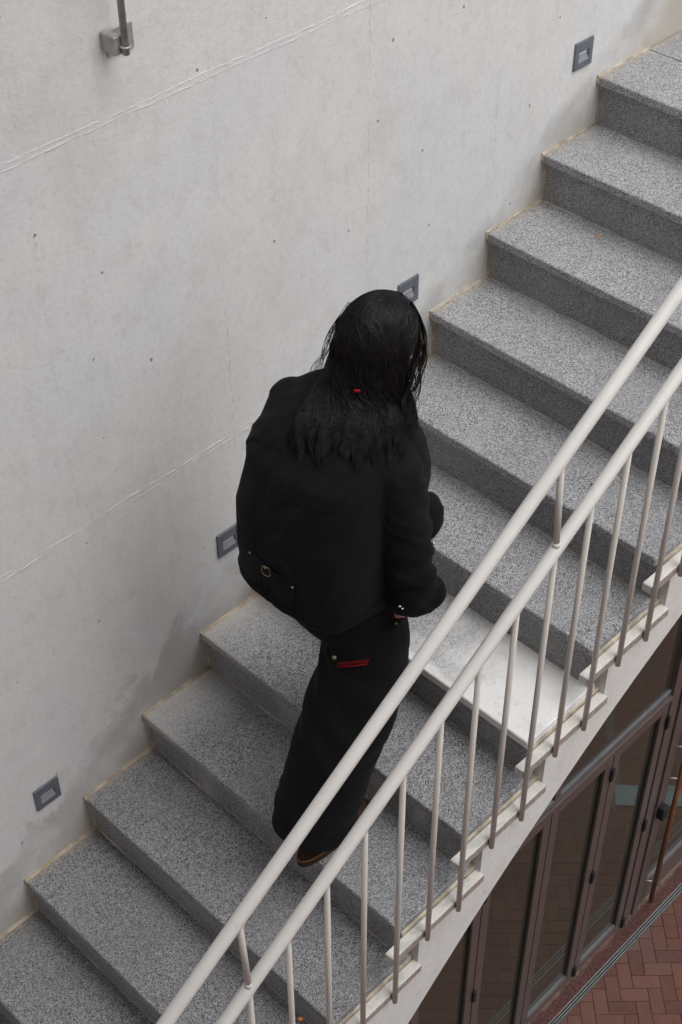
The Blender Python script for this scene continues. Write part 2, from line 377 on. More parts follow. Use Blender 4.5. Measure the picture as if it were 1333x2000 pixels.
for c, rot in near:
    if c.y > -0.275:                                     # cut against the drain
        bm = bmesh.new(); bm.from_mesh(brick_me); bm.transform(Matrix.Rotation(math.radians(rot), 4, 'Z'))
        bmesh.ops.bisect_plane(bm, geom=bm.verts[:] + bm.edges[:] + bm.faces[:], plane_co=(0, -0.1735 - c.y, 0), plane_no=(0, 1, 0), clear_outer=True)
        es = [e for e in bm.edges if e.is_boundary]
        if es: bmesh.ops.holes_fill(bm, edges=es)
        if len(bm.faces) > 4:
            cm = bpy.data.meshes.new('cut'); bm.to_mesh(cm); obj('brick', cm, M_brick, pave, (c.x, c.y, ZG - 0.015 + R.uniform(-0.001, 0.001)))
        bm.free(); continue
    o = obj('brick', brick_me, M_brick, pave, (c.x, c.y, ZG - 0.015 + R.uniform(-0.0015, 0.0015)))
    o.rotation_euler = (R.uniform(-.006, .006), R.uniform(-.006, .006), math.radians(rot + R.uniform(-.5, .5)))
bm = bmesh.new()
for c, rot in far:
    if c.y > -0.25: continue
    mtx = Matrix.Translation((c.x, c.y, ZG - 0.015)) @ Matrix.Rotation(math.radians(rot), 4, 'Z')
    q = [mtx @ Vector((sx * (BL - .003) / 2, sy * (BWD - .003) / 2, .015)) for sx, sy in ((-1, -1), (1, -1), (1, 1), (-1, 1))]
    lo = [p - Vector((0, 0, .02)) for p in q]; vs = [bm.verts.new(p) for p in q + lo]
    bm.faces.new(vs[:4])
    for a in range(4): bm.faces.new((vs[a], vs[a + 4], vs[(a + 1) % 4 + 4], vs[(a + 1) % 4]))
me = bpy.data.meshes.new('far_bricks'); bm.to_mesh(me); bm.free()
tag(obj('bricks', me, M_brick, pave), None, kind='stuff')
tag(span('threshold_strip', -7, 9, -0.124, 0.05, ZG - 0.05, ZG + 0.002, M_redgran), None, kind='structure')
dr = empty('drain_channel', (1.0, -0.148, ZG - 0.01), 'narrow steel slot drain between red granite strip and brick paving', 'drain')
obj('channel', boxes([(-7, 9, -0.172, -0.124, ZG - 0.025, ZG - 0.02)]), M_dark, dr)
for y0, y1 in ((-0.1305, -0.1245), (-0.1480, -0.1420), (-0.1650, -0.1590), (-0.1725, -0.1710)):
    obj('bar', boxes([(-7, 9, y0, y1, ZG - 0.02, ZG + 0.001)]), M_slot, dr)
# curved branch of the drain and a door mat: they show only as reflections in the glass
arc = [Vector((2.46 - 0.25, -0.60, ZG + .004)), Vector((2.52, -0.80, ZG + .004)), Vector((2.72, -1.0, ZG + .004)), Vector((3.0, -1.2, ZG + .004)), Vector((3.6, -1.5, ZG + .004))]
cd = empty('drain_channel', (2.5, -0.8, ZG), 'curved steel slot drain seen mirrored in the glass', 'drain')
ap = catmull(arc, 8)
for off in (-0.022, -0.008, 0.008, 0.022):
    pts = []
    for i, p in enumerate(ap):
        t_ = (ap[min(i + 1, len(ap) - 1)] - ap[max(i - 1, 0)]).normalized(); pts.append(p + Vector((-t_.y, t_.x, 0)) * off)
    obj('bar', tube_me(pts, 0.0035, 6), M_slot, cd)
dm = tag(obj('door_mat', box(.52, .19, .012, .004), M_mat, None, (2.51, -.48, ZG + .006)), 'pale blue grey mat lying askew, mirrored in the door glass', 'door mat'); dm.rotation_euler = (0, 0, math.radians(49))

# ------------------------------------------------------------------ glass storefront under the stair
sf = empty('glass_storefront', (0.8, 0.0, ZG), 'dark glass storefront with brown folding doors below the stair', 'storefront')
Z_T = -4.43                      # underside of the transom
def door_leaf(x0, x1, z0, z1, yy, st=0.066, bot=0.085, top=0.065):
    fr = obj('door_leaf', boxes([(x0, x0 + st, yy - .022, yy + .022, z0, z1), (x1 - st, x1, yy - .022, yy + .022, z0, z1),
                                 (x0 + st, x1 - st, yy - .0215, yy + .0215, z0, z0 + bot), (x0 + st, x1 - st, yy - .0215, yy + .0215, z1 - top, z1)], .002), M_bronze, sf)
    span('pane', x0 + st - .004, x1 - st + .004, yy + .004, yy + .010, z0 + bot - .004, z1 - top + .004, M_glass, fr)
    obj('bead', boxes([(x0 + st, x1 - st, yy - .014, yy + .003, z0 + bot, z0 + bot + .008)]), M_bead, fr)
    obj('gasket', boxes([(x0 + st, x0 + st + .003, yy - .006, yy + .003, z0 + bot + .009, z1 - top), (x1 - st - .004, x1 - st, yy - .006, yy + .003, z0 + bot + .009, z1 - top)]), M_dark, fr)
    return fr
seams = [-1.86, -1.30, -0.745, -0.19, 0.372, 0.93, 1.468]
for i in range(len(seams) - 1):
    lf = door_leaf(seams[i] + .004, seams[i + 1] - .004, ZG + .006, Z_T - .012, YD)
    if i % 2 == 0:
        for hz in (-4.62, -5.65, -6.76):
            obj('hinge', boxes([(seams[i + 1] - .013, seams[i + 1] + .013, YD - .040, YD - .0225, hz - .055, hz + .055)], .003), M_dark, lf)
for hz in (-4.62, -5.65, -6.78):
    obj('hinge', boxes([(1.456, 1.484, YD - .042, YD - .030, hz - .055, hz + .055)], .003), M_dark, sf)
obj('post', boxes([(1.474, 1.55, YD - .028, YD + .03, ZG + .003, -3.2), (1.55, 1.60, YD - .012, YD + .028, ZG + .003, -3.2), (1.60, 1.665, YD - .026, YD + .029, ZG + .003, -3.2)], .003), M_bronze, sf)
obj('transom', boxes([(-1.9, 1.474, YD - .030, YD + .03, Z_T, Z_T + .045)], .003), M_bronze, sf)
obj('transom_cap', boxes([(-1.9, 1.474, YD - .012, YD + .028, Z_T + .045, Z_T + .085)], .004), M_bead, sf)
obj('head_frame', boxes([(-1.9, 1.474, YD - .02, YD + .02, -3.26, -3.2)], .003), M_bronze, sf)
for i, (x0, x1) in enumerate(((-1.9, -0.74), (-0.68, 0.385), (0.43, 1.474))):
    span('transom_pane', x0, x1, YD + .004, YD + .010, Z_T + .086, -3.262, M_glass, sf)
for xm in (-0.71, 0.4075):
    span('mullion', xm - .028, xm + .0215, YD - .02, YD + .022, Z_T + .0855, -3.262, M_bronze, sf, .002)
ed = door_leaf(1.668, 2.62, ZG + .006, -4.0, YD + .012, st=.06, bot=.25, top=.08)
ed['label'] = 'entrance door with wooden pull handle'
hd = obj('handle', tube_me([(1.752, YD - .065, -4.93), (1.752, YD - .065, -6.80)], .017, 10), M_wood, sf)
for hz in (-5.08, -5.40, -6.55): obj('standoff', tube_me([(1.752, YD - .065, hz), (1.70, YD - .005, hz)], .006, 8), M_alu, hd)
lk = obj('lock_case', boxes([(1.612, 1.672, YD - .075, YD - .027, -5.72, -5.60)], .006), M_dark, sf)
door_leaf(2.63, 3.58, ZG + .006, -4.0, YD + .012, st=.06, bot=.25, top=.08)
span('fixed_panel', 1.666, 6.0, YD - .01, YD + .02, -3.99, -3.2, M_bronze, sf)
span('interior_floor', -6, 6, 0.06, 5, ZG - .03, ZG - .002, M_floor_in)['kind'] = 'structure'
span('interior_wall', -6, 6, 5, 5.1, ZG, -3.2, M_wall_in)['kind'] = 'structure'
span('interior_ceiling', -6, 6, 0.25, 5.1, -3.2, -3.1, M_wall_in)['kind'] = 'structure'

# ------------------------------------------------------------------ concrete wall in formwork panels
wall = empty('concrete_wall', (-1.0, 0.1, -3.19), 'tall pale grey concrete wall with formwork joints beside the stair', 'wall')
JX = [-1.672 + 0.5735 * k for k in range(-8, 10)]; JZ = [-3.19, -2.845, -1.693, -0.541, 0.611, 1.763, 2.915]
rp = random.Random(3)
for i in range(len(JX) - 1):
    for j in range(len(JZ) - 1):
        w_, h_ = JX[i + 1] - JX[i], JZ[j + 1] - JZ[j]
        dy = 0.0
        obj('panel', box(w_, 0.22, h_, 0.0), M_wall, wall, (JX[i] + w_ / 2, 0.11 + dy, JZ[j] + h_ / 2))
def ridge(p0, p1, width, amp, seed, thr=0.0, lines=2):
    p0, p1 = Vector(p0), Vector(p1); L = (p1 - p0).length; n = int(L / 0.008); d = (p1 - p0) / L
    side = Vector((0, 0, 1)) if abs(d.x) > .5 else Vector((1, 0, 0)); m = 13; V, F = [], []
    for i in range(n + 1):
        s_ = i / n * L; wob = noise.noise(Vector((s_ * 3, seed, 0))) * .005 + noise.noise(Vector((s_ * 25, seed, 4))) * .0025
        en = max(0.0, noise.noise(Vector((s_ * 4, seed, 9))) + 0.5 - thr); en = min(1, en * 1.6)
        wd = width * (0.75 + 0.5 * noise.noise(Vector((s_ * 5, seed, 7))))
        for k in range(m):
            q = k / (m - 1) * 2 - 1
            rg = 0.5 + 0.9 * noise.noise(Vector((s_ * 45, q * 3, seed))) + 0.5 * noise.noise(Vector((s_ * 150, q * 6, seed)))
            if lines == 2:                               # two sharp lips of squeezed-out cement with a rough bed between
                lip = math.exp(-((abs(q) - .66) / .16) ** 2) * (0.75 + 0.6 * noise.noise(Vector((s_ * 11, seed, q > 0))))
                hgt = amp * en * (lip * (.5 + .9 * rg) + .55 * max(0, rg) * (abs(q) < .6))
            else: hgt = amp * en * (1 - q * q) * max(0, rg - .25)
            pt = p0 + d * s_ + side * (wob + q * wd / 2); V.append((pt.x, 0.0006 - max(hgt, 0) + (0.0 if 0 < k < m - 1 else .002), pt.z))
    for i in range(n):
        for k in range(m - 1): F.append((i * m + k, i * m + k + 1, (i + 1) * m + k + 1, (i + 1) * m + k))
    return mesh(V, F, True)
for z_ in (0.611, -0.541, 1.763): obj('joint_ridge', ridge((-4.2, 0, z_), (1.8, 0, z_), 0.034, 0.0019, z_ * 3.1, -0.65), M_wall, wall)
for x_ in JX[4:14]: obj('joint_ridge', ridge((x_, 0, -2.8), (x_, 0, 2.0), 0.020, 0.0034, x_ * 2.3, -0.02, 1), M_wall, wall)

# ------------------------------------------------------------------ staircase
st = empty('staircase', (-2.0, -0.56, -2.3), 'grey granite staircase climbing from lower left along the concrete wall', 'staircase')
low = [(3.0, -0.74), (0.6, -0.745), (0.1, -0.77), (-0.4, -0.87), (-0.7, -0.978), (-0.956, -1.114), (-1.236, -1.285), (-1.515, -1.485), (-1.774, -1.689), (-2.055, -1.943), (-2.36, -2.235), (-2.75, -2.62), (-4.2, -4.05)]
lowc = [(p.x, p.z) for p in catmull([Vector((x, 0, z)) for x, z in low], 6)]
topp = []
for k in reversed(KS):
    zf = -k * RISE - 0.078; xf = -k * GO + 0.067
    topp += [(xf, zf - RISE), (xf, zf)]
topp = [(-4.2, topp[0][1])] + topp + [(3.0, -0.078)]
body = [(x, z) for x, z in topp[:-1]] + [(3.0, -0.078)] + lowc
core = obj('stringer', extrude_xz(body, -0.004, -1.149), M_conc, st)
rr = random.Random(5)
for k in KS:
    x0, z0 = -k * GO, -k * RISE
    mt = M_tread_lime if k == 6 else (M_tread_worn if k in (7, 8) else M_tread_dark if k > 8 else M_tread_mid if k in (4, 5) else M_tread)
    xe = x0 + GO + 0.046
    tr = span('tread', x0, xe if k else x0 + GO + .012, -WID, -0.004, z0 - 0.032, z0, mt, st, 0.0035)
    if k == 6: tr['label'] = 'step with white lime bloom on its outer half'
    span('riser', x0 + 0.021, x0 + 0.049, -WID + .002, -0.005, z0 - RISE + 0.0006, z0 - 0.0325, M_riser_dust if k in (6, 7, 8) else M_riser, st, 0.001)
    obj('mortar_bed', boxes([(x0 + 0.0495, x0 + GO + 0.067, -1.1285, -0.006, z0 - 0.0785, z0 - 0.0325)]), M_mortar, st)
    # ragged strip of mortar under the slab's outer edge
    V, F = [], []; n = 40
    for i in range(n + 1):
        xx = x0 + 0.012 + i / n * (GO - 0.004); a = 0.5 + noise.noise(Vector((xx * 22, k * 3.1, 0)))
        V += [(xx, -1.1255, z0 - 0.0285 + .002 * a), (xx, -1.1272 - 0.0008 * a, z0 - 0.031 + .002 * a), (xx, -1.1295 - .0035 * a, z0 - 0.0462), (xx, -1.126, z0 - 0.0480)]
    for i in range(n):
        for q in range(3): F.append((i * 4 + q, i * 4 + q + 1, (i + 1) * 4 + q + 1, (i + 1) * 4 + q))
    obj('mortar_strip', mesh(V, F, True), M_mortar, tr)
    # ochre grout against the wall, along the slab and down the riser
    V, F = [], []; n = 46
    for i in range(n + 1):
        xx = x0 - 0.003 + i / n * (GO + 0.022); a = 0.5 + 0.9 * noise.noise(Vector((xx * 14, k * 1.7, 3))); wv_ = max(.0010, -.001 + .007 * a + (0.006 if k > 6 else 0.0))
        V += [(xx, 0.001, z0 + 0.004 + .004 * a), (xx, -0.003, z0 + 0.0025), (xx, -0.004 - wv_ * .6, z0 + 0.0014), (xx, -0.004 - wv_, z0 - 0.0008)]
    for i in range(n):
        for q in range(3): F.append((i * 4 + q, i * 4 + q + 1, (i + 1) * 4 + q + 1, (i + 1) * 4 + q))
    obj('grout_line', mesh(V, F, True), M_grout if k > 5 else M_grout2, tr)
    V, F = [], []; n = 24
    for i in range(n + 1):
        zz = z0 + 0.004 - i / n * (RISE); xr = x0 - 0.0015 if zz > z0 - 0.033 else x0 + 0.0195
        a = 0.5 + noise.noise(Vector((zz * 16, k * 2.7, 8))); wv_ = .002 + .004 * max(a, 0)
        V += [(xr - 0.003 - .002 * a, 0.001, zz), (xr - 0.0005, -0.003, zz), (xr - 0.0004, -0.003 - wv_, zz), (xr + .003, -0.004 - wv_, zz)]
    for i in range(n):
        for q in range(3): F.append((i * 4 + q, i * 4 + q + 1, (i + 1) * 4 + q + 1, (i + 1) * 4 + q))
    obj('grout_line', mesh(V, F, True), M_grout if k > 5 else M_grout2, tr)
    # thin line of grout at the foot of the riser
    V, F = [], []; n = 70
    for i in range(n + 1):
        yy = -0.012 - i / n * (WID - 0.02); a = noise.noise(Vector((yy * 9, k * 4.7, 1)))
        wv_ = max(0.0004, .0012 + .004 * a); V += [(x0 + .0215, yy, z0 - RISE + .003), (x0 + .0208, yy, z0 - RISE + .0022), (x0 + .0208 - wv_, yy, z0 - RISE + .0004), (x0 + .0208 - wv_ - .001, yy, z0 - RISE - .001)]
    for i in range(n):
        for q in range(3): F.append((i * 4 + q, i * 4 + q + 1, (i + 1) * 4 + q + 1, (i + 1) * 4 + q))
    obj('grout_line', mesh(V, F, True), M_grout if k > 5 else M_grout2, tr)
for i in range(4):
    x0 = GO + 0.0155 + i * 0.6
    span('landing_slab', x0, x0 + 0.597, -WID, -0.004, -0.032, 0.0, M_tread, st, 0.002)
span('mortar_bed', 0.34, 2.7, -1.128, -0.006, -0.0785, -0.0325, M_mortar, st)

# ------------------------------------------------------------------ railing
rl = empty('stair_railing', (-2.0, YB, -1.4), 'cream painted steel railing with two round rails and thin bars', 'railing')
H1, H2, DY2, RR = 0.888, 1.172, 0.015, 0.0178
def zr(x, h): return (x * SL if x < 0.15 else 0.15 * SL) + h
def railpts(h, y): return [(x, y, x * SL + h) for x in (-3.9, -3.0, -2.0, -1.0, 0.0, 0.12)] + [(0.16, y, 0.15 * SL + h), (0.22, y, 0.155 * SL + h), (1.0, y, 0.155 * SL + h), (2.6, y, 0.155 * SL + h)]
obj('lower_rail', tube_me(railpts(H1, YB), RR, 20), M_paint, rl)
obj('upper_rail', tube_me(railpts(H2, YB + DY2), RR, 20), M_paint, rl)
for k in KS:
    x0, z0 = -k * GO, -k * RISE
    span('mounting_plate', x0 - 0.060, x0 + (0.335 if k else 2.6), -1.163, -1.1305, z0 - 0.077, z0 - 0.047, M_plate, rl, 0.0015)
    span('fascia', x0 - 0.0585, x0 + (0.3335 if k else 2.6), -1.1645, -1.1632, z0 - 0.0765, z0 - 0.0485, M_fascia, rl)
    for j, dx in enumerate((0.0739, 0.2088)):
        x = x0 + dx; zb = z0 - 0.0795 - rr.uniform(0, .004); zt = zr(x, H1) - .004
        b = obj('baluster', tube_me([(0, 0, zb - z0), (0, 0, (zb + zt) / 2 - z0), (0, 0, zt - z0)], 0.0082, 10), M_paintd, rl, (x, YB, z0))
        b2 = obj('weld', mesh(*tube([(0, .012, -0.066), (0, .001, -0.066)], 0.0105, 8)), M_plate, b, (x, YB, z0)) if False else None
    if k in (3, 7, 11):
        x = x0 + 0.2088
        lp = obj('rail_link', tube_me([(x, YB, x * SL + H1 + .008), (x, YB + DY2, x * SL + H2 - .006)], 0.0085, 10), M_paintd, rl)
        obj('weld', tube_me([(x, YB, x * SL + H1 + .012), (x, YB + .001, x * SL + H1 + .0245)], [0.0125, 0.009], 10), M_paint, lp)
span('mounting_plate', 0.0, 0.001, -1.16, -1.159, -.08, -.079, M_plate, rl) if False else None
bolt = obj('bolt_cap', tube_me([(-2.366, -1.146, -9 * RISE - .048), (-2.366, -1.146, -9 * RISE - .043)], .0075, 12), M_mortar, rl)

# ------------------------------------------------------------------ step lights in the wall
lights = [(-0.101, 0.116, 'grey recessed step light highest up the wall near the top step'), (-0.917, -0.405, 'grey recessed step light half hidden behind the black hair'),
          (-1.730, -0.940, 'grey recessed step light beside the back of the black jacket'), (-2.533, -1.477, 'grey recessed step light lowest on the wall in the damp stain')]
def light_parts(root, cx, cz):
    w, h = 0.046, 0.047; y0, y1 = -0.0075, 0.004
    ox0, ox1, oz0, oz1 = -0.0265, 0.0275, -0.024, 0.012
    fr = obj('frame', boxes([(cx - w, cx + ox0, y0, y1, cz - h, cz + h), (cx + ox1, cx + w, y0, y1, cz - h, cz + h),
                             (cx + ox0, cx + ox1, y0 + .0002, y1, cz + oz1, cz + h - .0002), (cx + ox0, cx + ox1, y0 + .0002, y1, cz - h + .0002, cz + oz0)], .0006), M_light, root, (0, 0, 0))
    V = [(cx + ox0 - .002, 0.0, cz + oz0 - .001), (cx + ox1 + .002, 0.0, cz + oz0 - .001), (cx + ox1 - .010, 0.0035 + .0, cz + oz1 - .004), (cx + ox0 + .004, 0.0035, cz + oz1 - .004)]
    # sunk reflector: slope rising to a dark slot under the hood
    V = [(cx + ox0, -0.0070, cz + oz0), (cx + ox1, -0.0070, cz + oz0), (cx + ox1 - .006, 0.0025, cz + oz1 - .006), (cx + ox0 + .006, 0.0025, cz + oz1 - .006),
         (cx + ox0, -0.0070, cz + oz1), (cx + ox1, -0.0070, cz + oz1)]
    obj('reflector', mesh(V, [(0, 1, 2, 3)]), M_lightin, root)
    obj('hood', mesh(V, [(3, 2, 5, 4), (1, 5, 2), (0, 3, 4)]), M_dark if False else M_light, root)
for cx, cz, lab in lights:
    r0 = empty('step_light', (cx, -0.002, cz - .047), lab, 'wall light', 'recessed lights along the stair wall')
    light_parts(r0, cx, cz)

# ------------------------------------------------------------------ conduit pipe on its bracket
cp = empty('conduit_pipe', (-1.94, -0.03, 0.77), 'grey steel conduit pipe ending at a wall bracket near the top', 'pipe')
obj('pipe', tube_me([(-1.966, -0.062, 0.787), (-1.966, -0.062, 2.9)], .0085, 14), M_galv, cp)
span('wall_plate', -1.975, -1.898, -0.006, 0.003, 0.762, 0.826, M_galv, cp, .001)
obj('channel_bracket', box(.024, .052, .046, .005, 3), M_galv, cp, (-1.978, -0.027, 0.808))
obj('clamp', tube_me([(-1.966 + .0105 * math.cos(a_), -.062 + .0105 * math.sin(a_), .806) for a_ in [i * math.pi / 8 for i in range(17)]], .0028, 6), M_galv, cp)
obj('bolt', tube_me([(-1.945, -.008, .80), (-1.945, -.001, .80)], .006, 6), M_galv, cp)

# ------------------------------------------------------------------ fallen leaves
def leaf(name, loc, size, rot, mat, label):
    V, F = [], []; n = 8
    for i in range(n + 1):
        s_ = i / n; w = math.sin(math.pi * s_ ** .8) * .36
        for q in (-1, 0, 1): V.append(((s_ - .5) * size, q * w * size, (abs(q) * .18 * w + .10 * (s_ - .5) ** 2 * 4 * .5) * size))
    for i in range(n):
        for q in range(2): F.append((i * 3 + q, i * 3 + q + 1, (i + 1) * 3 + q + 1, (i + 1) * 3 + q))
    o = obj(name, mesh(V, F, True), mat, None, loc); o.rotation_euler = (0, 0, rot)
    return tag(o, label, 'leaf')
leaf('fallen_leaf', (-0.298, -0.277, -2 * RISE + .003), .020, .6, M_leaf, 'small curled tan leaf lying on an upper step')
leaf('fallen_leaf', (-2.4617, -1.0496, -9 * RISE + .003), .016, 1.9, M_leaf2, 'small orange leaf at the outer end of a lower step')
leaf('fallen_leaf', (-0.9418, -0.7968, -4 * RISE + .003), .014, 1.0, M_dark, 'tiny dark leaf on a step behind the lower rail')

# ------------------------------------------------------------------ unseen slabs added behind and above the camera to dim the lower steps
tag(span('shade_terrace', -12, -3.2, -12, -2.35, 0.35, 0.75, M_conc), 'unseen concrete slab added opposite the stair to shade the lower steps', kind='structure')
bd = tag(span('shade_deck', -7.5, BRX, -7.0, -0.002, 3.6, 3.9, M_conc), None, kind='structure')  # added overhead deck, keeps sky light off the lower steps
for x_ in (-7.35, BRX - .08): span('shade_parapet', x_ - .08, x_ + .08, -7.0, -0.002, 3.901, 4.9, M_conc, bd)
for y_ in (-6.5, -4.5, -2.5): span('shade_beam', -7.4, BRX - .05, y_ - .15, y_ + .15, 3.3, 3.599, M_conc, bd)

# ------------------------------------------------------------------ person
Z8 = -8 * RISE
def P(x, y, h): return Vector((x, y, Z8 + h))
person = empty('person', (-2.05, -0.70, Z8), 'person with long black hair in black jacket and wide trousers climbing the stairs', 'person')
def ring(c, ux, uy, rx, ry, n=28, e=2.0, rxn=None, ryn=None):
    out = []
    for k in range(n):
        a = 2 * math.pi * k / n; ca, sa = math.cos(a), math.sin(a)
        x = math.copysign(abs(ca) ** (2 / e), ca); y = math.copysign(abs(sa) ** (2 / e), sa)
        out.append(c + ux * (x * (rx if x >= 0 or rxn is None else rxn)) + uy * (y * (ry if y >= 0 or ryn is None else ryn)))
    return out
def loft(rings):
    n = len(rings[0]); V = [v for r_ in rings for v in r_]; F = []
    for i in range(len(rings) - 1):
        for k in range(n): F.append((i * n + k, i * n + (k + 1) % n, (i + 1) * n + (k + 1) % n, (i + 1) * n + k))
    F.append(tuple(range(n))[::-1]); F.append(tuple((len(rings) - 1) * n + k for k in range(n)))
    return V, F
def limb(pts, rads, n=16, sub=5):
    c = catmull([Vector(p) for p in pts], sub); rc = catmull([Vector((r_, 0, 0)) for r_ in rads], sub)
    return tube(c, [max(q.x, .002) for q in rc], n)
def ellipsoid(c, rx, ry, rz, ax=None, n=20, m=12):
    ax = ax or (Vector((1, 0, 0)), Vector((0, 1, 0)), Vector((0, 0, 1))); V, F = [], []
    for i in range(m + 1):
        ph = math.pi * i / m
        for k in range(n):
            a = 2 * math.pi * k / n
            V.append(c + ax[0] * (rx * math.sin(ph) * math.cos(a)) + ax[1] * (ry * math.sin(ph) * math.sin(a)) + ax[2] * (rz * math.cos(ph)))
    for i in range(m):
        for k in range(n): F.append((i * n + k, (i + 1) * n + k, (i + 1) * n + (k + 1) % n, i * n + (k + 1) % n))
    return V, F
def fuse(shapes, voxel, smooth=4, factor=0.5):
    V, F = [], []
    for v, f in shapes:
        o_ = len(V); V += list(v); F += [tuple(i + o_ for i in q) for q in f]
    me = mesh(V, F); bm = bmesh.new(); bm.from_mesh(me); bmesh.ops.remove_doubles(bm, verts=bm.verts[:], dist=1e-6)
    bmesh.ops.recalc_face_normals(bm, faces=bm.faces[:]); bm.to_mesh(me); bm.free()
    o = bpy.data.objects.new('tmp', me); COL.objects.link(o)
    m = o.modifiers.new('r', 'REMESH'); m.mode = 'VOXEL'; m.voxel_size = voxel; m.adaptivity = 0.0
    if smooth: s_ = o.modifiers.new('s', 'SMOOTH'); s_.iterations = smooth; s_.factor = factor
    dg = bpy.context.evaluated_depsgraph_get(); ev = o.evaluated_get(dg)
    out = bpy.data.meshes.new_from_object(ev, depsgraph=dg); bpy.data.objects.remove(o); bpy.data.meshes.remove(me)
    out.polygons.foreach_set('use_smooth', [True] * len(out.polygons)); out.materials.clear(); return out
def displace(me, fn):
    no = [v.normal.copy() for v in me.vertices]
    for v, n_ in zip(me.vertices, no): v.co = v.co + n_ * fn(v.co)
    me.update()
X, Y, Z = Vector((1, 0, 0)), Vector((0, 1, 0)), Vector((0, 0, 1))
YM = -0.655                                              # mid plane of the body
# head frame: looking up the stairs and down at the steps
hf = Vector((0.90, -0.10, -0.40)).normalized(); hl = Z.cross(hf).normalized(); hu = hf.cross(hl).normalized()
HC = P(-1.722, -0.628, 1.588)
def H(a, b, c): return HC + hf * a + hl * b + hu * c     # forward, left, up in the head
sh_r, el_r, wr_r = P(-1.850, -0.795, 1.350), P(-1.868, -0.878, 1.035), P(-1.850, -0.850, 0.912)
sh_l, el_l, wr_l = P(-1.835, -0.500, 1.360), P(-1.845, -0.425, 1.075), P(-1.765, -0.490, 0.895)
hip_r, kn_r, an_r = P(-1.880, -0.730, 0.86), P(-1.985, -0.752, 0.46), P(-2.10, -0.765, 0.085)
hip_l, kn_l, an_l = P(-1.88, -0.565, 0.86), P(-1.735, -0.585, 0.62), P(-1.765, -0.590, 0.18 + 0.085)
# --- body: one continuous skin
shapes = [loft([ring(P(-1.895, YM, .80), X, Y, .09, .15), ring(P(-1.90, YM, .90), X, Y, .095, .15), ring(P(-1.91, YM, 1.05), X, Y, .095, .14), ring(P(-1.88, YM, 1.22), X, Y, .11, .155),
                ring(P(-1.855, YM, 1.36), X, Y, .095, .165), ring(P(-1.825, YM + .01, 1.43), X, Y, .06, .09), ring(P(-1.79, -.635, 1.49), X, Y, .055, .055), ring(P(-1.755, -.63, 1.56), X, Y, .053, .053)]),
          ellipsoid(H(-.008, 0, .012), .098, .076, .108, (hf, hl, hu)),                        # cranium
          ellipsoid(H(.035, 0, -.055), .058, .056, .070, (hf, hl, hu)),                        # lower face
          ellipsoid(H(.085, 0, -.108), .022, .024, .018, (hf, hl, hu)),                        # chin
          limb([H(.093, 0, .018), H(.105, 0, -.010), H(.117, 0, -.032)], [.008, .010, .0135], 10),        # nose
          limb([H(.084, .045, .030), H(.096, 0, .028), H(.084, -.045, .030)], [.010, .010, .010], 10),    # brow
          limb([H(.093, .022, -.066), H(.101, 0, -.064), H(.093, -.022, -.066)], [.006, .009, .006], 8),  # lips
          limb([H(.091, .018, -.076), H(.098, 0, -.077), H(.091, -.018, -.076)], [.006, .009, .006], 8)]
for s_ in (1, -1):
    shapes += [ellipsoid(H(-.012, s_ * .078, -.022), .018, .009, .032, (hf, hl, hu)), ellipsoid(H(.072, s_ * .032, .004), .014, .016, .012, (hf, hl, hu)), ellipsoid(H(.060, s_ * .042, -.030), .022, .022, .020, (hf, hl, hu))]
def arm(sh, el, wr, side):
    out = [limb([P(-1.85, YM + side * .09, 1.385), sh, sh.lerp(el, .5), el, el.lerp(wr, .5), wr], [.055, .056, .046, .040, .037, .027])]
    d = (wr - el).normalized(); inn = Vector((0.35, -side * 0.35, -0.87)).normalized()           # the hand slips into the front pocket
    pb = wr; pm = wr + inn * .05; pe = wr + inn * .095
    wd = Vector((.80, .15 * side, .30)).normalized()
    out.append(loft([ring(pb, wd, Y, .026, .018), ring(pm, wd, Y, .040, .016), ring(pe, wd, Y, .042, .014)]))
    for i, (o_, L) in enumerate(((-.030, .062), (-.010, .074), (.011, .078), (.031, .070))):
        a = pe + wd * o_; b = a + inn * (L * .45) - Y * side * .006; c = b + (inn * .85 - Y * side * .5).normalized() * (L * .33); e = c + (inn * .6 - Y * side * .8).normalized() * (L * .25)
        out.append(limb([a - inn * .02, a, b, c, e], [.009, .009, .0085, .0078, .006], 8, 3))
    a = pb.lerp(pm, .35) + wd * .030; b = a + (wd * .75 + inn * .65).normalized() * .034; c = b + (wd * .35 + inn * .9).normalized() * .028
    out.append(limb([a - wd * .018, a, b, c], [.013, .012, .0095, .0075], 8, 3)); return out
shapes += arm(sh_r, el_r, wr_r, -1) + arm(sh_l, el_l, wr_l, 1)
for hip, kn, an in ((hip_r, kn_r, an_r), (hip_l, kn_l, an_l)):
    shapes.append(limb([hip + Z * .03, hip.lerp(kn, .45), kn, kn.lerp(an, .35), an], [.074, .066, .053, .050, .036]))
    shapes.append(limb([an, an + Vector((.02, 0, -.04)), an + Vector((.12, 0, -.055))], [.036, .036, .026]))
me_body = fuse(shapes, 0.0055, 5)
obj('body', me_body, M_skin, person)

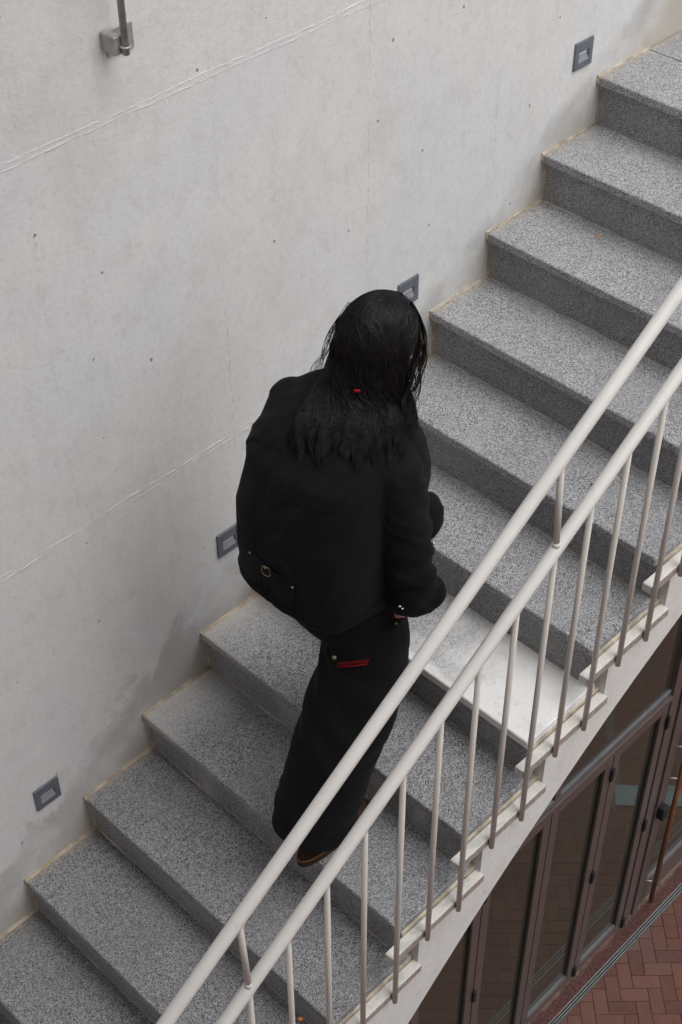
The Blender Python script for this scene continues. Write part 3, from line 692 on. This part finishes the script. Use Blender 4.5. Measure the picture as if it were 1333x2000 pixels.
# --- jacket
def jr(h, xb, xf, yl, yr, e=2.6):
    c = P((xb + xf) / 2, (yl + yr) / 2, h); return ring(c, X, Y, (xf - xb) / 2, (yl - yr) / 2, 40, e)
torso = loft([jr(.932, -2.085, -1.745, -.448, -.822, 3.6), jr(.945, -2.104, -1.725, -.436, -.835, 3.6), jr(.97, -2.113, -1.715, -.430, -.840, 3.6), jr(1.02, -2.116, -1.70, -.434, -.842, 3.6), jr(1.10, -2.122, -1.685, -.433, -.840, 3.6),
              jr(1.20, -2.118, -1.675, -.431, -.838, 3.4), jr(1.29, -2.086, -1.665, -.428, -.835, 3.0), jr(1.355, -2.060, -1.67, -.413, -.828, 2.8), jr(1.405, -2.002, -1.685, -.420, -.812, 2.6),
              jr(1.445, -1.920, -1.70, -.462, -.765, 2.3), jr(1.475, -1.853, -1.695, -.560, -.712, 2.0), jr(1.50, -1.838, -1.69, -.570, -.700, 2.0)])
def sleeve(sh, el, wr, side):
    cuff = wr + (el - wr).normalized() * 0.034
    return [limb([P(-1.862, YM + side * .10, 1.365), sh + Vector((0, side * .006, .0)), sh.lerp(el, .5) + Vector((0, side * .012, 0)), el + Vector((.008, side * .006, -.006)), el.lerp(wr, .55) + Vector((.006, 0, 0)), cuff],
                 [.070, .070, .064, .058, .056, .044], 20)]
shj = [torso] + sleeve(sh_r, el_r, wr_r, -1) + sleeve(sh_l, el_l, wr_l, 1)
shj.append(ellipsoid(P(-1.700, -.755, 1.065), .075, .055, .075))                    # right front panel swinging open
shj.append(ellipsoid(P(-1.822, -.898, .985), .048, .046, .044))                     # bagging at the elbow
shj.append(ellipsoid(P(-1.862, -.455, 1.402), .056, .050, .040))                    # squared left shoulder
shj.append(ellipsoid(P(-1.725, -.520, 1.05), .065, .055, .085))
me_j = fuse(shj, 0.0065, 14)
def fold(p):
    q = p - P(0, 0, 0)
    f = noise.noise(Vector((p.x * 4, p.y * 4, q.z * 2.5))) * .005
    f += noise.noise(Vector((p.x * 11 + q.z * 6, p.y * 11 - q.z * 5, q.z * 5))) * .003
    w = noise.noise(Vector((p.x * 9, p.y * 9, q.z * 16 + p.y * 14)))
    f += (1 - abs(w) * 2) * .0040
    w = noise.noise(Vector((p.x * 4 + 7, p.y * 16 + q.z * 5, q.z * 4)))
    f += max(0, 1 - abs(w) * 4) * .0035
    if p.x < -2.02 and p.y > -.60: f *= .35                                            # the back hangs flat at the left
    if q.z < .985: f += .0045 - .0025 * (q.z < .945)                                  # waistband
    if p.y < -.845: f += .004 * max(0, 1 - abs(noise.noise(Vector((p.x * 10, p.y * 6, q.z * 22 + p.x * 20)))) * 3)
    if p.y < -.86: f += .006 * math.sin(q.z * 62 + p.x * 34 + 3 * noise.noise(p * 7)) * max(0, 1 - abs(q.z - 1.07) / .15)
    return f
displace(me_j, fold)
jacket = obj('jacket', me_j, M_jacket, person)
bv = BVHTree.FromPolygons([v.co.copy() for v in me_j.vertices], [tuple(p.vertices) for p in me_j.polygons])
def snap(p, off=0.0, tree=None):
    loc, no, i, d = (tree or bv).find_nearest(p); return loc + no * off, no
def through(u, v, tree=None):                            # the point of the cloth that the photo shows at a pixel
    f_ = 79.343 / 36 * 1333; d = Mi @ Vector(((u - 666.5) / f_, -(v - 1000) / f_, -1)); d.normalize()
    loc, no, i, dist = (tree or bv).ray_cast(cam.location, d)
    if loc is None: loc, no, i, dist = (tree or bv).find_nearest(cam.location + d * 3.8)
    return loc, no
def seam(pts, rad=.0018, tree=None, off=.0004):
    out = []
    for p in catmull(pts, 6): out.append(snap(p, off, tree)[0])
    return tube_me(out, rad, 6)
# collar
col = []
for i in range(25):
    a = math.radians(-150 + 300 * i / 24); c = P(-1.772, -.635, 1.475); d_ = Vector((-math.cos(a), math.sin(a), 0))
    rx = Vector((d_.x * .082, d_.y * .078, 0)); lift = .020 * -d_.x
    col.append([c + rx * 1.0 + Z * (-.035 + lift), c + rx * 1.12 + Z * (-.030 + lift), c + rx * 1.08 + Z * (.004 + lift), c + rx * .96 + Z * (.018 + lift), c + rx * .86 + Z * (.010 + lift), c + rx * .90 + Z * (-.02 + lift)])
V = [p for r_ in col for p in r_]; F = []
for i in range(24):
    for k in range(6): F.append((i * 6 + k, (i + 1) * 6 + k, (i + 1) * 6 + (k + 1) % 6, i * 6 + (k + 1) % 6))
F += [tuple(range(6)), tuple(24 * 6 + k for k in range(5, -1, -1))]
me_c = mesh(V, F, True); bm = bmesh.new(); bm.from_mesh(me_c); bmesh.ops.recalc_face_normals(bm, faces=bm.faces[:]); bm.to_mesh(me_c); bm.free()
obj('collar', me_c, M_jacket, jacket)
obj('seam', seam([P(-1.95, -.47, 1.33), P(-2.03, -.53, 1.32), P(-2.06, -.65, 1.315), P(-2.03, -.77, 1.32), P(-1.95, -.83, 1.33)]), M_jacket, jacket)
obj('seam', seam([P(-2.07, -.55, 1.31), P(-2.12, -.585, 1.12), P(-2.11, -.60, .97)]), M_jacket, jacket)
obj('seam', seam([P(-2.07, -.75, 1.31), P(-2.12, -.725, 1.12), P(-2.11, -.71, .97)]), M_jacket, jacket)
obj('seam', seam([P(-1.95, -.46, .968), P(-2.06, -.48, .968), P(-2.12, -.56, .968), P(-2.12, -.65, .968), P(-2.12, -.75, .968), P(-2.06, -.83, .968), P(-1.95, -.85, .968)]), M_jacket, jacket)
obj('seam', seam([P(-1.80, -.79, 1.44), P(-1.87, -.83, 1.40), P(-1.93, -.84, 1.32), P(-1.93, -.85, 1.25)]), M_jacket, jacket)
# cinch strap, buckle and rivets across the lower back
sp = [through(u, v) for u, v in ((489, 1076), (505, 1094), (523, 1112), (548, 1129), (575, 1147))]
V, F = [], []
for i, (p, n_) in enumerate(sp):
    n_ = Vector((n_.x, n_.y, 0)).normalized(); V += [p + Z * .012 + n_ * .002, p + Z * .012 + n_ * .0045, p - Z * .012 + n_ * .0045, p - Z * .012 + n_ * .002]
for i in range(len(sp) - 1):
    for k in range(4): F.append((i * 4 + k, i * 4 + (k + 1) % 4, (i + 1) * 4 + (k + 1) % 4, (i + 1) * 4 + k))
obj('cinch_strap', mesh(V, F), M_jacket, jacket)
def stud(name, u, v, rad, mat, parent, tree=None, lift=.004, h=.003):
    p, n_ = through(u, v, tree); p = p + n_ * lift
    V, F = tube([p - n_ * .004, p, p + n_ * h * .7, p + n_ * h], [rad * .9, rad, rad * .8, rad * .35], 14)
    return obj(name, mesh(V, F, True), mat, parent)
stud('rivet', 491, 1078, .0038, M_brass, jacket); stud('rivet', 573, 1145, .0038, M_brass, jacket)
p, n_ = through(523, 1112); n_ = Vector((n_.x, n_.y, 0)).normalized(); sd = Z.cross(n_)
bk = [p + n_ * .008 + Z * (.0165 * math.copysign(abs(math.sin(a)) ** .7, math.sin(a))) + sd * (.0125 * math.copysign(abs(math.cos(a)) ** .7, math.cos(a))) for a in [2 * math.pi * i / 20 for i in range(21)]]
bko = obj('buckle', tube_me(bk, .0011, 8), M_brass, jacket)
obj('prong', tube_me([p + n_ * .009 + Z * .0165 - sd * .004, p + n_ * .011 + Z * .013, p + n_ * .009 + Z * .0165 + sd * .005], .0018, 8), M_brass, bko)
stud('button', 855, 1056, .0042, M_silver, jacket); stud('button', 783, 1183, .0040, M_silver, jacket); stud('button', 788, 1187, .0028, M_silver, jacket)
tp, tn = snap(P(-1.87, -.64, 1.475))

# --- trousers
def leg(pts, rads): return limb(pts, rads, 28, 6)
pel = loft([ring(P(-1.915, YM, .985), X, Y, .135, .165, 36, 2.3), ring(P(-1.895, YM, .93), X, Y, .138, .175, 36, 2.3), ring(P(-1.878, YM, .86), X, Y, .143, .180, 36, 2.3), ring(P(-1.872, YM, .79), X, Y, .138, .178, 36, 2.3), ring(P(-1.88, YM, .74), X, Y, .10, .15, 36, 2.2)])
lr = leg([P(-1.885, -.745, .86), P(-1.898, -.757, .70), P(-1.948, -.759, .55), P(-2.005, -.757, .42), P(-2.055, -.757, .28), P(-2.090, -.755, .195), P(-2.104, -.754, .148), P(-2.106, -.754, .132)], [.108, .119, .125, .125, .122, .122, .124, .124])
ll = leg([P(-1.915, -.575, .86), P(-1.84, -.580, .76), P(-1.745, -.588, .63), P(-1.745, -.590, .48), P(-1.765, -.590, .34), P(-1.775, -.590, .26), P(-1.775, -.590, .245)], [.115, .118, .112, .105, .105, .106, .094])
me_t = fuse([pel, lr, ll], 0.0060, 3)
def foldt(p):
    q = p.z - Z8
    f = noise.noise(Vector((p.x * 6, p.y * 6, q * 4))) * .007 + noise.noise(Vector((p.x * 13, p.y * 13, q * 12 + p.y * 9))) * .004
    if q < .36: f += .006 * math.sin(q * 85 + p.y * 30 + p.x * 18 + 4 * noise.noise(p * 6)) * (1 - q / .36)
    if .40 < q < .72: f += .0045 * math.sin(q * 46 - p.y * 40 + 3 * noise.noise(p * 5))
    return f
displace(me_t, foldt)
tro = obj('trousers', me_t, M_trouser, person)
bt = BVHTree.FromPolygons([v.co.copy() for v in me_t.vertices], [tuple(p.vertices) for p in me_t.polygons])
# back pocket flap with button and red whip stitches
def patch(uvs, thick, name, mat, parent, tree):
    pts = [through(u, v, tree) for u, v in uvs]; n = len(pts)
    V = [p + n_ * thick for p, n_ in pts] + [p - n_ * .002 for p, n_ in pts]
    F = [tuple(range(n))] + [(i, i + n, (i + 1) % n + n, (i + 1) % n) for i in range(n)]
    return obj(name, mesh(V, F), mat, parent)
fl = patch([(640, 1262), (700, 1258), (735, 1256), (730, 1282), (690, 1292), (650, 1296), (641, 1284)], .004, 'pocket_flap', M_trouser, tro, bt)
stud('button', 656, 1283, .0072, M_brass, tro, bt, .006)
for i in range(14):
    s_ = i / 13; u = 662 + 55 * s_; v = 1301 - 6 * s_
    a, na = through(u - 1.2, v, bt); b_, nb = through(u + 2.6, v - 8, bt)
    obj('red_stitch', tube_me([a + na * .003, (a + b_) / 2 + na * .005, b_ + nb * .003], .0013, 6), M_red, tro)
obj('red_stitch', tube_me([through(u, v, bt)[0] + through(u, v, bt)[1] * .0045 for u, v in ((661, 1301), (680, 1300), (700, 1298), (717, 1295))], .0019, 6), M_red, tro)
stud('rivet', 773, 1218, .0035, M_brass, tro, bt, .002)

# --- boots
def boot(ax, ay, z0):
    outline = []
    for i in range(40):
        a = 2 * math.pi * i / 40; c, s_ = math.cos(a), math.sin(a)
        hw = .043 + .008 * c if c > 0 else .037
        outline.append((ax + .060 + .148 * math.copysign(abs(c) ** .85, c), ay + hw * math.copysign(abs(s_) ** .8, s_)))
    def slab(sc_, za, zb):
        n = len(outline); cx, cy = ax + .06, ay
        V = [(cx + (x - cx) * sc_, cy + (y - cy) * (sc_ + (sc_ - 1) * 1.5), za) for x, y in outline] + [(cx + (x - cx) * sc_, cy + (y - cy) * (sc_ + (sc_ - 1) * 1.5), zb) for x, y in outline]
        return mesh(V, [tuple(range(n))[::-1], tuple(range(n, 2 * n))] + [(i, (i + 1) % n, (i + 1) % n + n, i + n) for i in range(n)])
    secs = []
    up = fuse([limb([Vector((ax - .045, ay, z0 + .055)), Vector((ax - .02, ay, z0 + .06)), Vector((ax + .06, ay, z0 + .058)), Vector((ax + .13, ay, z0 + .052)), Vector((ax + .175, ay, z0 + .050))], [.030, .037, .040, .040, .026], 18),
               limb([Vector((ax - .005, ay, z0 + .06)), Vector((ax - .002, ay, z0 + .12)), Vector((ax - .004, ay, z0 + .19))], [.040, .043, .046], 18),
               limb([Vector((ax + .02, ay, z0 + .10)), Vector((ax + .07, ay, z0 + .082)), Vector((ax + .11, ay, z0 + .07))], [.034, .030, .026], 14)], .005, 4)
    b = obj('boot', up, M_boot, person)
    obj('sole', slab(1.0, z0 + .0015, z0 + .026), M_sole, b)
    obj('welt', slab(1.025, z0 + .0262, z0 + .031), M_sole, b)
    cx, cy = ax + .06, ay
    pts = [Vector((cx + (x - cx) * 1.012, cy + (y - cy) * 1.03, z0 + .0318)) for x, y in outline]; pts.append(pts[0])
    obj('welt_stitching', tube_me(pts, .0014, 6), M_thread, b)
    lace = [tube_me([Vector((ax + .045 + .02 * i, ay - .026, z0 + .112 - .012 * i)), Vector((ax + .050 + .02 * i, ay, z0 + .122 - .013 * i)), Vector((ax + .045 + .02 * i, ay + .026, z0 + .112 - .012 * i))], .0022, 6) for i in range(4)]
    for l_ in lace: obj('lace', l_, M_thread, b)
boot(-2.100, -.772, Z8); boot(-1.770, -.590, Z8 + RISE)

# --- hair: scalp shell plus strands that fall over head, collar and back
HO = H(-.010, 0, .010); HA, HB, HG = .103, .086, .110
def on_head(v, grow): return HO + hf * (v.dot(hf) * (HA + grow)) + hl * (v.dot(hl) * (HB + grow)) + hu * (v.dot(hu) * (HG + grow))
def off_head(q, grow):
    d = q - HO; a, b_, c = d.dot(hf) / (HA + grow), d.dot(hl) / (HB + grow), d.dot(hu) / (HG + grow); s_ = a * a + b_ * b_ + c * c
    if s_ >= 1: return q
    k = 1 / math.sqrt(max(s_, 1e-4)); return HO + hf * (a * k * (HA + grow)) + hl * (b_ * k * (HB + grow)) + hu * (c * k * (HG + grow))
def slerp(a, b, t_):
    w_ = math.acos(max(-1, min(1, a.dot(b))))
    return a if w_ < 1e-3 else (a * math.sin((1 - t_) * w_) + b * math.sin(t_ * w_)) / math.sin(w_)
nj = len(me_j.vertices)
cjac = BVHTree.FromPolygons([v.co.copy() for v in me_j.vertices] + [v.co.copy() for v in me_c.vertices], [tuple(p.vertices) for p in me_j.polygons] + [tuple(i + nj for i in p.vertices) for p in me_c.polygons])
rh = random.Random(11)
HV, HF = [], []
def back_point(y, h):                                    # a point on the back of the jacket
    loc, no, i, d = cjac.ray_cast(Vector((-2.6, y, Z8 + h)), Vector((1, 0, 0)))
    if loc is None: loc, no, i, d = cjac.find_nearest(Vector((-2.0, y, Z8 + h)))
    return loc, no
def at_pix(u, v, depth):
    f_ = 79.343 / 36 * 1333; return cam.location + (Mi @ Vector(((u - 666.5) / f_, -(v - 1000) / f_, -1))) * depth
def strand(root, lat, kind, grow, clump, tip):
    """root: direction on the scalp; lat -1 (right) .. 1 (left); kind: back or lock"""
    if kind == 'back':
        ex = Vector((-math.cos(lat * 1.7), math.sin(lat * 1.7), rh.uniform(-.30, .12))).normalized()
        pts = [on_head(slerp(root, ex, i / 9), grow) for i in range(10)]
        e = pts[-1]
        q2, n2 = through(702 - lat * 102, 790 + 10 * abs(lat), cjac); w2 = q2 + n2 * (.016 + grow)
        w1 = e + Vector((-.026, lat * .020, -.062 - .03 * rh.random()))
        m, mn = through(698 - lat * 110, 828 + 8 * abs(lat), cjac); m = m + mn * (.009 + grow)
        t_, tn_ = through(694 - tip[2] * 114 + tip[1], tip[0], cjac); t_ = t_ + tn_ * (.005 + grow * .8)
        P_ = pts + [w1, w2, m, m.lerp(t_, .5) + (mn + tn_) * .003, t_]
    else:
        sd_ = math.copysign(1, lat); ex = (hf * (.62 - .55 * abs(lat)) + hl * (sd_ * .95) - hu * .25).normalized()
        pts = [on_head(slerp(root, ex, i / 7), grow + .004) for i in range(8)]
        e = pts[-1]; P_ = pts + [e + Vector((.012, sd_ * .006, -.06)), e + Vector((.016, sd_ * .004, -.125)), e + Vector((.006, -sd_ * .004, -.19)), e + Vector((-.004, -sd_ * .006, -.19 - tip[0]))]
    c = catmull(P_, 3); out = []
    for q in c:
        q = off_head(q, grow)
        loc, no, ix, dist = cjac.find_nearest(q)
        if dist < .10 and (q - loc).dot(no) < .004 + grow * .6: q = loc + no * (.004 + grow * .6)
        out.append(q)
    for _ in range(4): out = [out[0]] + [out[i] * .5 + (out[i - 1] + out[i + 1]) * .25 for i in range(1, len(out) - 1)] + [out[-1]]
    ph, wl, am = clump; n = len(out); res = []; L = -sum((out[i] - out[i - 1]).length for i in range(1, n))
    for i, q in enumerate(out):
        if i: L += (q - out[i - 1]).length                # measured back from the tip, so a lock waves as one
        s_ = i / (n - 1); t_ = (out[min(i + 1, n - 1)] - out[max(i - 1, 0)]).normalized(); sd = t_.cross(Vector((.52, .515, -.68)))
        sd = sd.normalized() if sd.length > .05 else hl; up_ = t_.cross(sd)
        A = am * max(0, s_ - .45) ** 1.2 * 2.6
        res.append(q + sd * (A * math.sin(ph + L / wl * 6.283)) + up_ * (A * .35 * math.cos(ph * 1.7 + L / wl * 6.283)))
    return res
def add_strand(pts, r0):
    o_ = len(HV); n = len(pts)
    for i, q in enumerate(pts):
        t_ = (pts[min(i + 1, n - 1)] - pts[max(i - 1, 0)]).normalized()
        u_ = (Vector((0, 0, 1)) - t_ * t_.z); u_ = u_.normalized() if u_.length > .05 else t_.orthogonal().normalized(); v_ = t_.cross(u_)
        r_ = r0 * (1.0 - .7 * (i / (n - 1)) ** 3)
        for k in range(3):
            a = 2.0944 * k; HV.append(q + u_ * (math.cos(a) * r_) + v_ * (math.sin(a) * r_))
    for i in range(n - 1):
        for k in range(3): HF.append((o_ + i * 3 + k, o_ + i * 3 + (k + 1) % 3, o_ + (i + 1) * 3 + (k + 1) % 3, o_ + (i + 1) * 3 + k))
part = (hu * .93 + hf * .36 + hl * .02).normalized()
ncl = 105
for ci in range(ncl):
    lat = rh.uniform(-.92, 1.05)
    croot = (hu * rh.uniform(.25, 1.0) + hf * rh.uniform(-.75, .45) + hl * (lat * rh.uniform(.05, .75))).normalized(); lat0 = lat
    fr_ = croot.dot(hf)
    kind = 'lock' if (fr_ > .22 and rh.random() < .5 and lat0 > .1) else 'back'
    cl = (rh.uniform(0, 6.28), rh.uniform(.06, .09), rh.uniform(.003, .0065))
    tip0 = (880 + rh.uniform(-62, 34) - 26 * abs(lat) ** 2, rh.uniform(-12, 12)) if kind == 'back' else (rh.uniform(.0, .07), 0)
    for si in range(40 if kind == 'back' else 16):
        root = (croot + Vector((rh.gauss(0, .10), rh.gauss(0, .10), rh.gauss(0, .10)))).normalized()
        if root.dot(hf) > .45 and root.dot(hu) < .6: continue
        sp_ = .055 if kind == 'back' else .08
        add_strand(strand(root, max(-.97, min(1.05, lat + rh.gauss(0, sp_))), kind, rh.choice((.0, .002, .004, .006, .008)) + rh.uniform(0, .002), (cl[0] + rh.gauss(0, .12), cl[1], cl[2] * rh.uniform(.85, 1.15)), (tip0[0] + rh.gauss(0, 6 if kind == 'back' else .016), tip0[1] + rh.gauss(0, 1.6), lat * .75 + .25 * max(-1.05, min(1.05, lat + rh.gauss(0, .055))))), rh.uniform(.0009, .0016))
for i in range(70):                                      # single curly hairs around the ends
    lat = rh.uniform(-.95, 1.0); croot = (hu * rh.uniform(.25, 1.0) + hf * rh.uniform(-.75, .3) + hl * (lat * .5)).normalized()
    add_strand(strand(croot, lat, 'back', .010, (rh.uniform(0, 6.28), rh.uniform(.03, .05), rh.uniform(.006, .012)), (895 + rh.uniform(-40, 24) - 26 * lat * lat, rh.uniform(-14, 14), lat)), .0008)
# loose wavy locks hanging beside the right cheek
dl = (H(.045, -.085, .0) - cam.location).dot(Vector((.52113, .51548, -.68023)))
for li in range(17):
    o = rh.uniform(-26, 9); ph = rh.uniform(0, 6.28); wl = rh.uniform(.06, .09); am = rh.uniform(.003, .007); end = rh.uniform(770, 885); dd = dl + rh.uniform(-.03, .03)
    pr = [(782, 574), (806 + o * .3, 592), (824 + o * .5, 630), (831 + o * .7, 675), (824 + o, 722), (812 + o * 1.2, 765), (806 + o * 1.2, 765 + (end - 765) * .5 + 4), (804 + o * 1.1, end + 8)]
    for si in range(rh.choice((3, 5, 8))):
        j = rh.gauss(0, 2.2); P_ = [at_pix(u + j * (k / 7 + .3), v + rh.gauss(0, 1.5), dd + rh.gauss(0, .004)) for k, (u, v) in enumerate(pr)]
        P_[0] = on_head((hu * .86 + hf * .42 - hl * .15 + Vector((rh.gauss(0, .06), rh.gauss(0, .06), 0))).normalized(), .004)
        c = catmull(P_, 5); res = []; L = 0
        for i, q in enumerate(c):
            if i: L += (q - c[i - 1]).length
            q = off_head(q, .006); s_ = i / (len(c) - 1); A = am * max(0, s_ - .25) * 1.6
            res.append(q + Mi @ Vector((A * math.sin(ph + rh.gauss(0, .03) + L / wl * 6.283), 0, A * math.cos(ph + L / wl * 6.283))))
        add_strand(res, rh.uniform(.0008, .0013))
# stray hairs on the left outline
for li in range(16):
    v0 = rh.uniform(600, 690); P_ = [at_pix(690 + rh.uniform(-10, 10), 590, dl + .05), at_pix(652 + rh.uniform(-8, 6), 640, dl + .09), at_pix(640 + rh.uniform(-10, 8), 680, dl + .10), at_pix(622 + rh.uniform(-14, 10), 715, dl + .09), at_pix(604 + rh.uniform(-12, 14), 742, dl + .07)]
    add_strand([off_head(q, .004) for q in catmull(P_, 5)], .0008)
# scalp shell under the strands
n0, m0 = 30, 18; o_ = len(HV)
for i in range(m0 + 1):
    ph = math.pi * i / m0
    for k in range(n0):
        a = 2 * math.pi * k / n0; v = (math.sin(ph) * math.cos(a), math.sin(ph) * math.sin(a), math.cos(ph))
        sh = 1.0 if not (v[0] > .30 and v[2] < .60) else .80
        HV.append(HO + hf * (v[0] * HA * sh) + hl * (v[1] * HB * sh) + hu * (v[2] * HG * sh))
for i in range(m0):
    for k in range(n0): HF.append((o_ + i * n0 + k, o_ + (i + 1) * n0 + k, o_ + (i + 1) * n0 + (k + 1) % n0, o_ + i * n0 + (k + 1) % n0))
hair = obj('hair', mesh(HV, HF, True), M_hair, person)
# red tab showing through the hair at the collar
hb = BVHTree.FromPolygons(HV, HF)
tp, tn = through(698, 764, hb)
f_ = 79.343 / 36 * 1333; vd = (cam.location - tp).normalized()
tab = obj('red_tab', box(.016, .006, .024, .0015), M_red, person, tuple(tp + vd * .002))
tab.rotation_euler = (0.75, 0, -0.8)
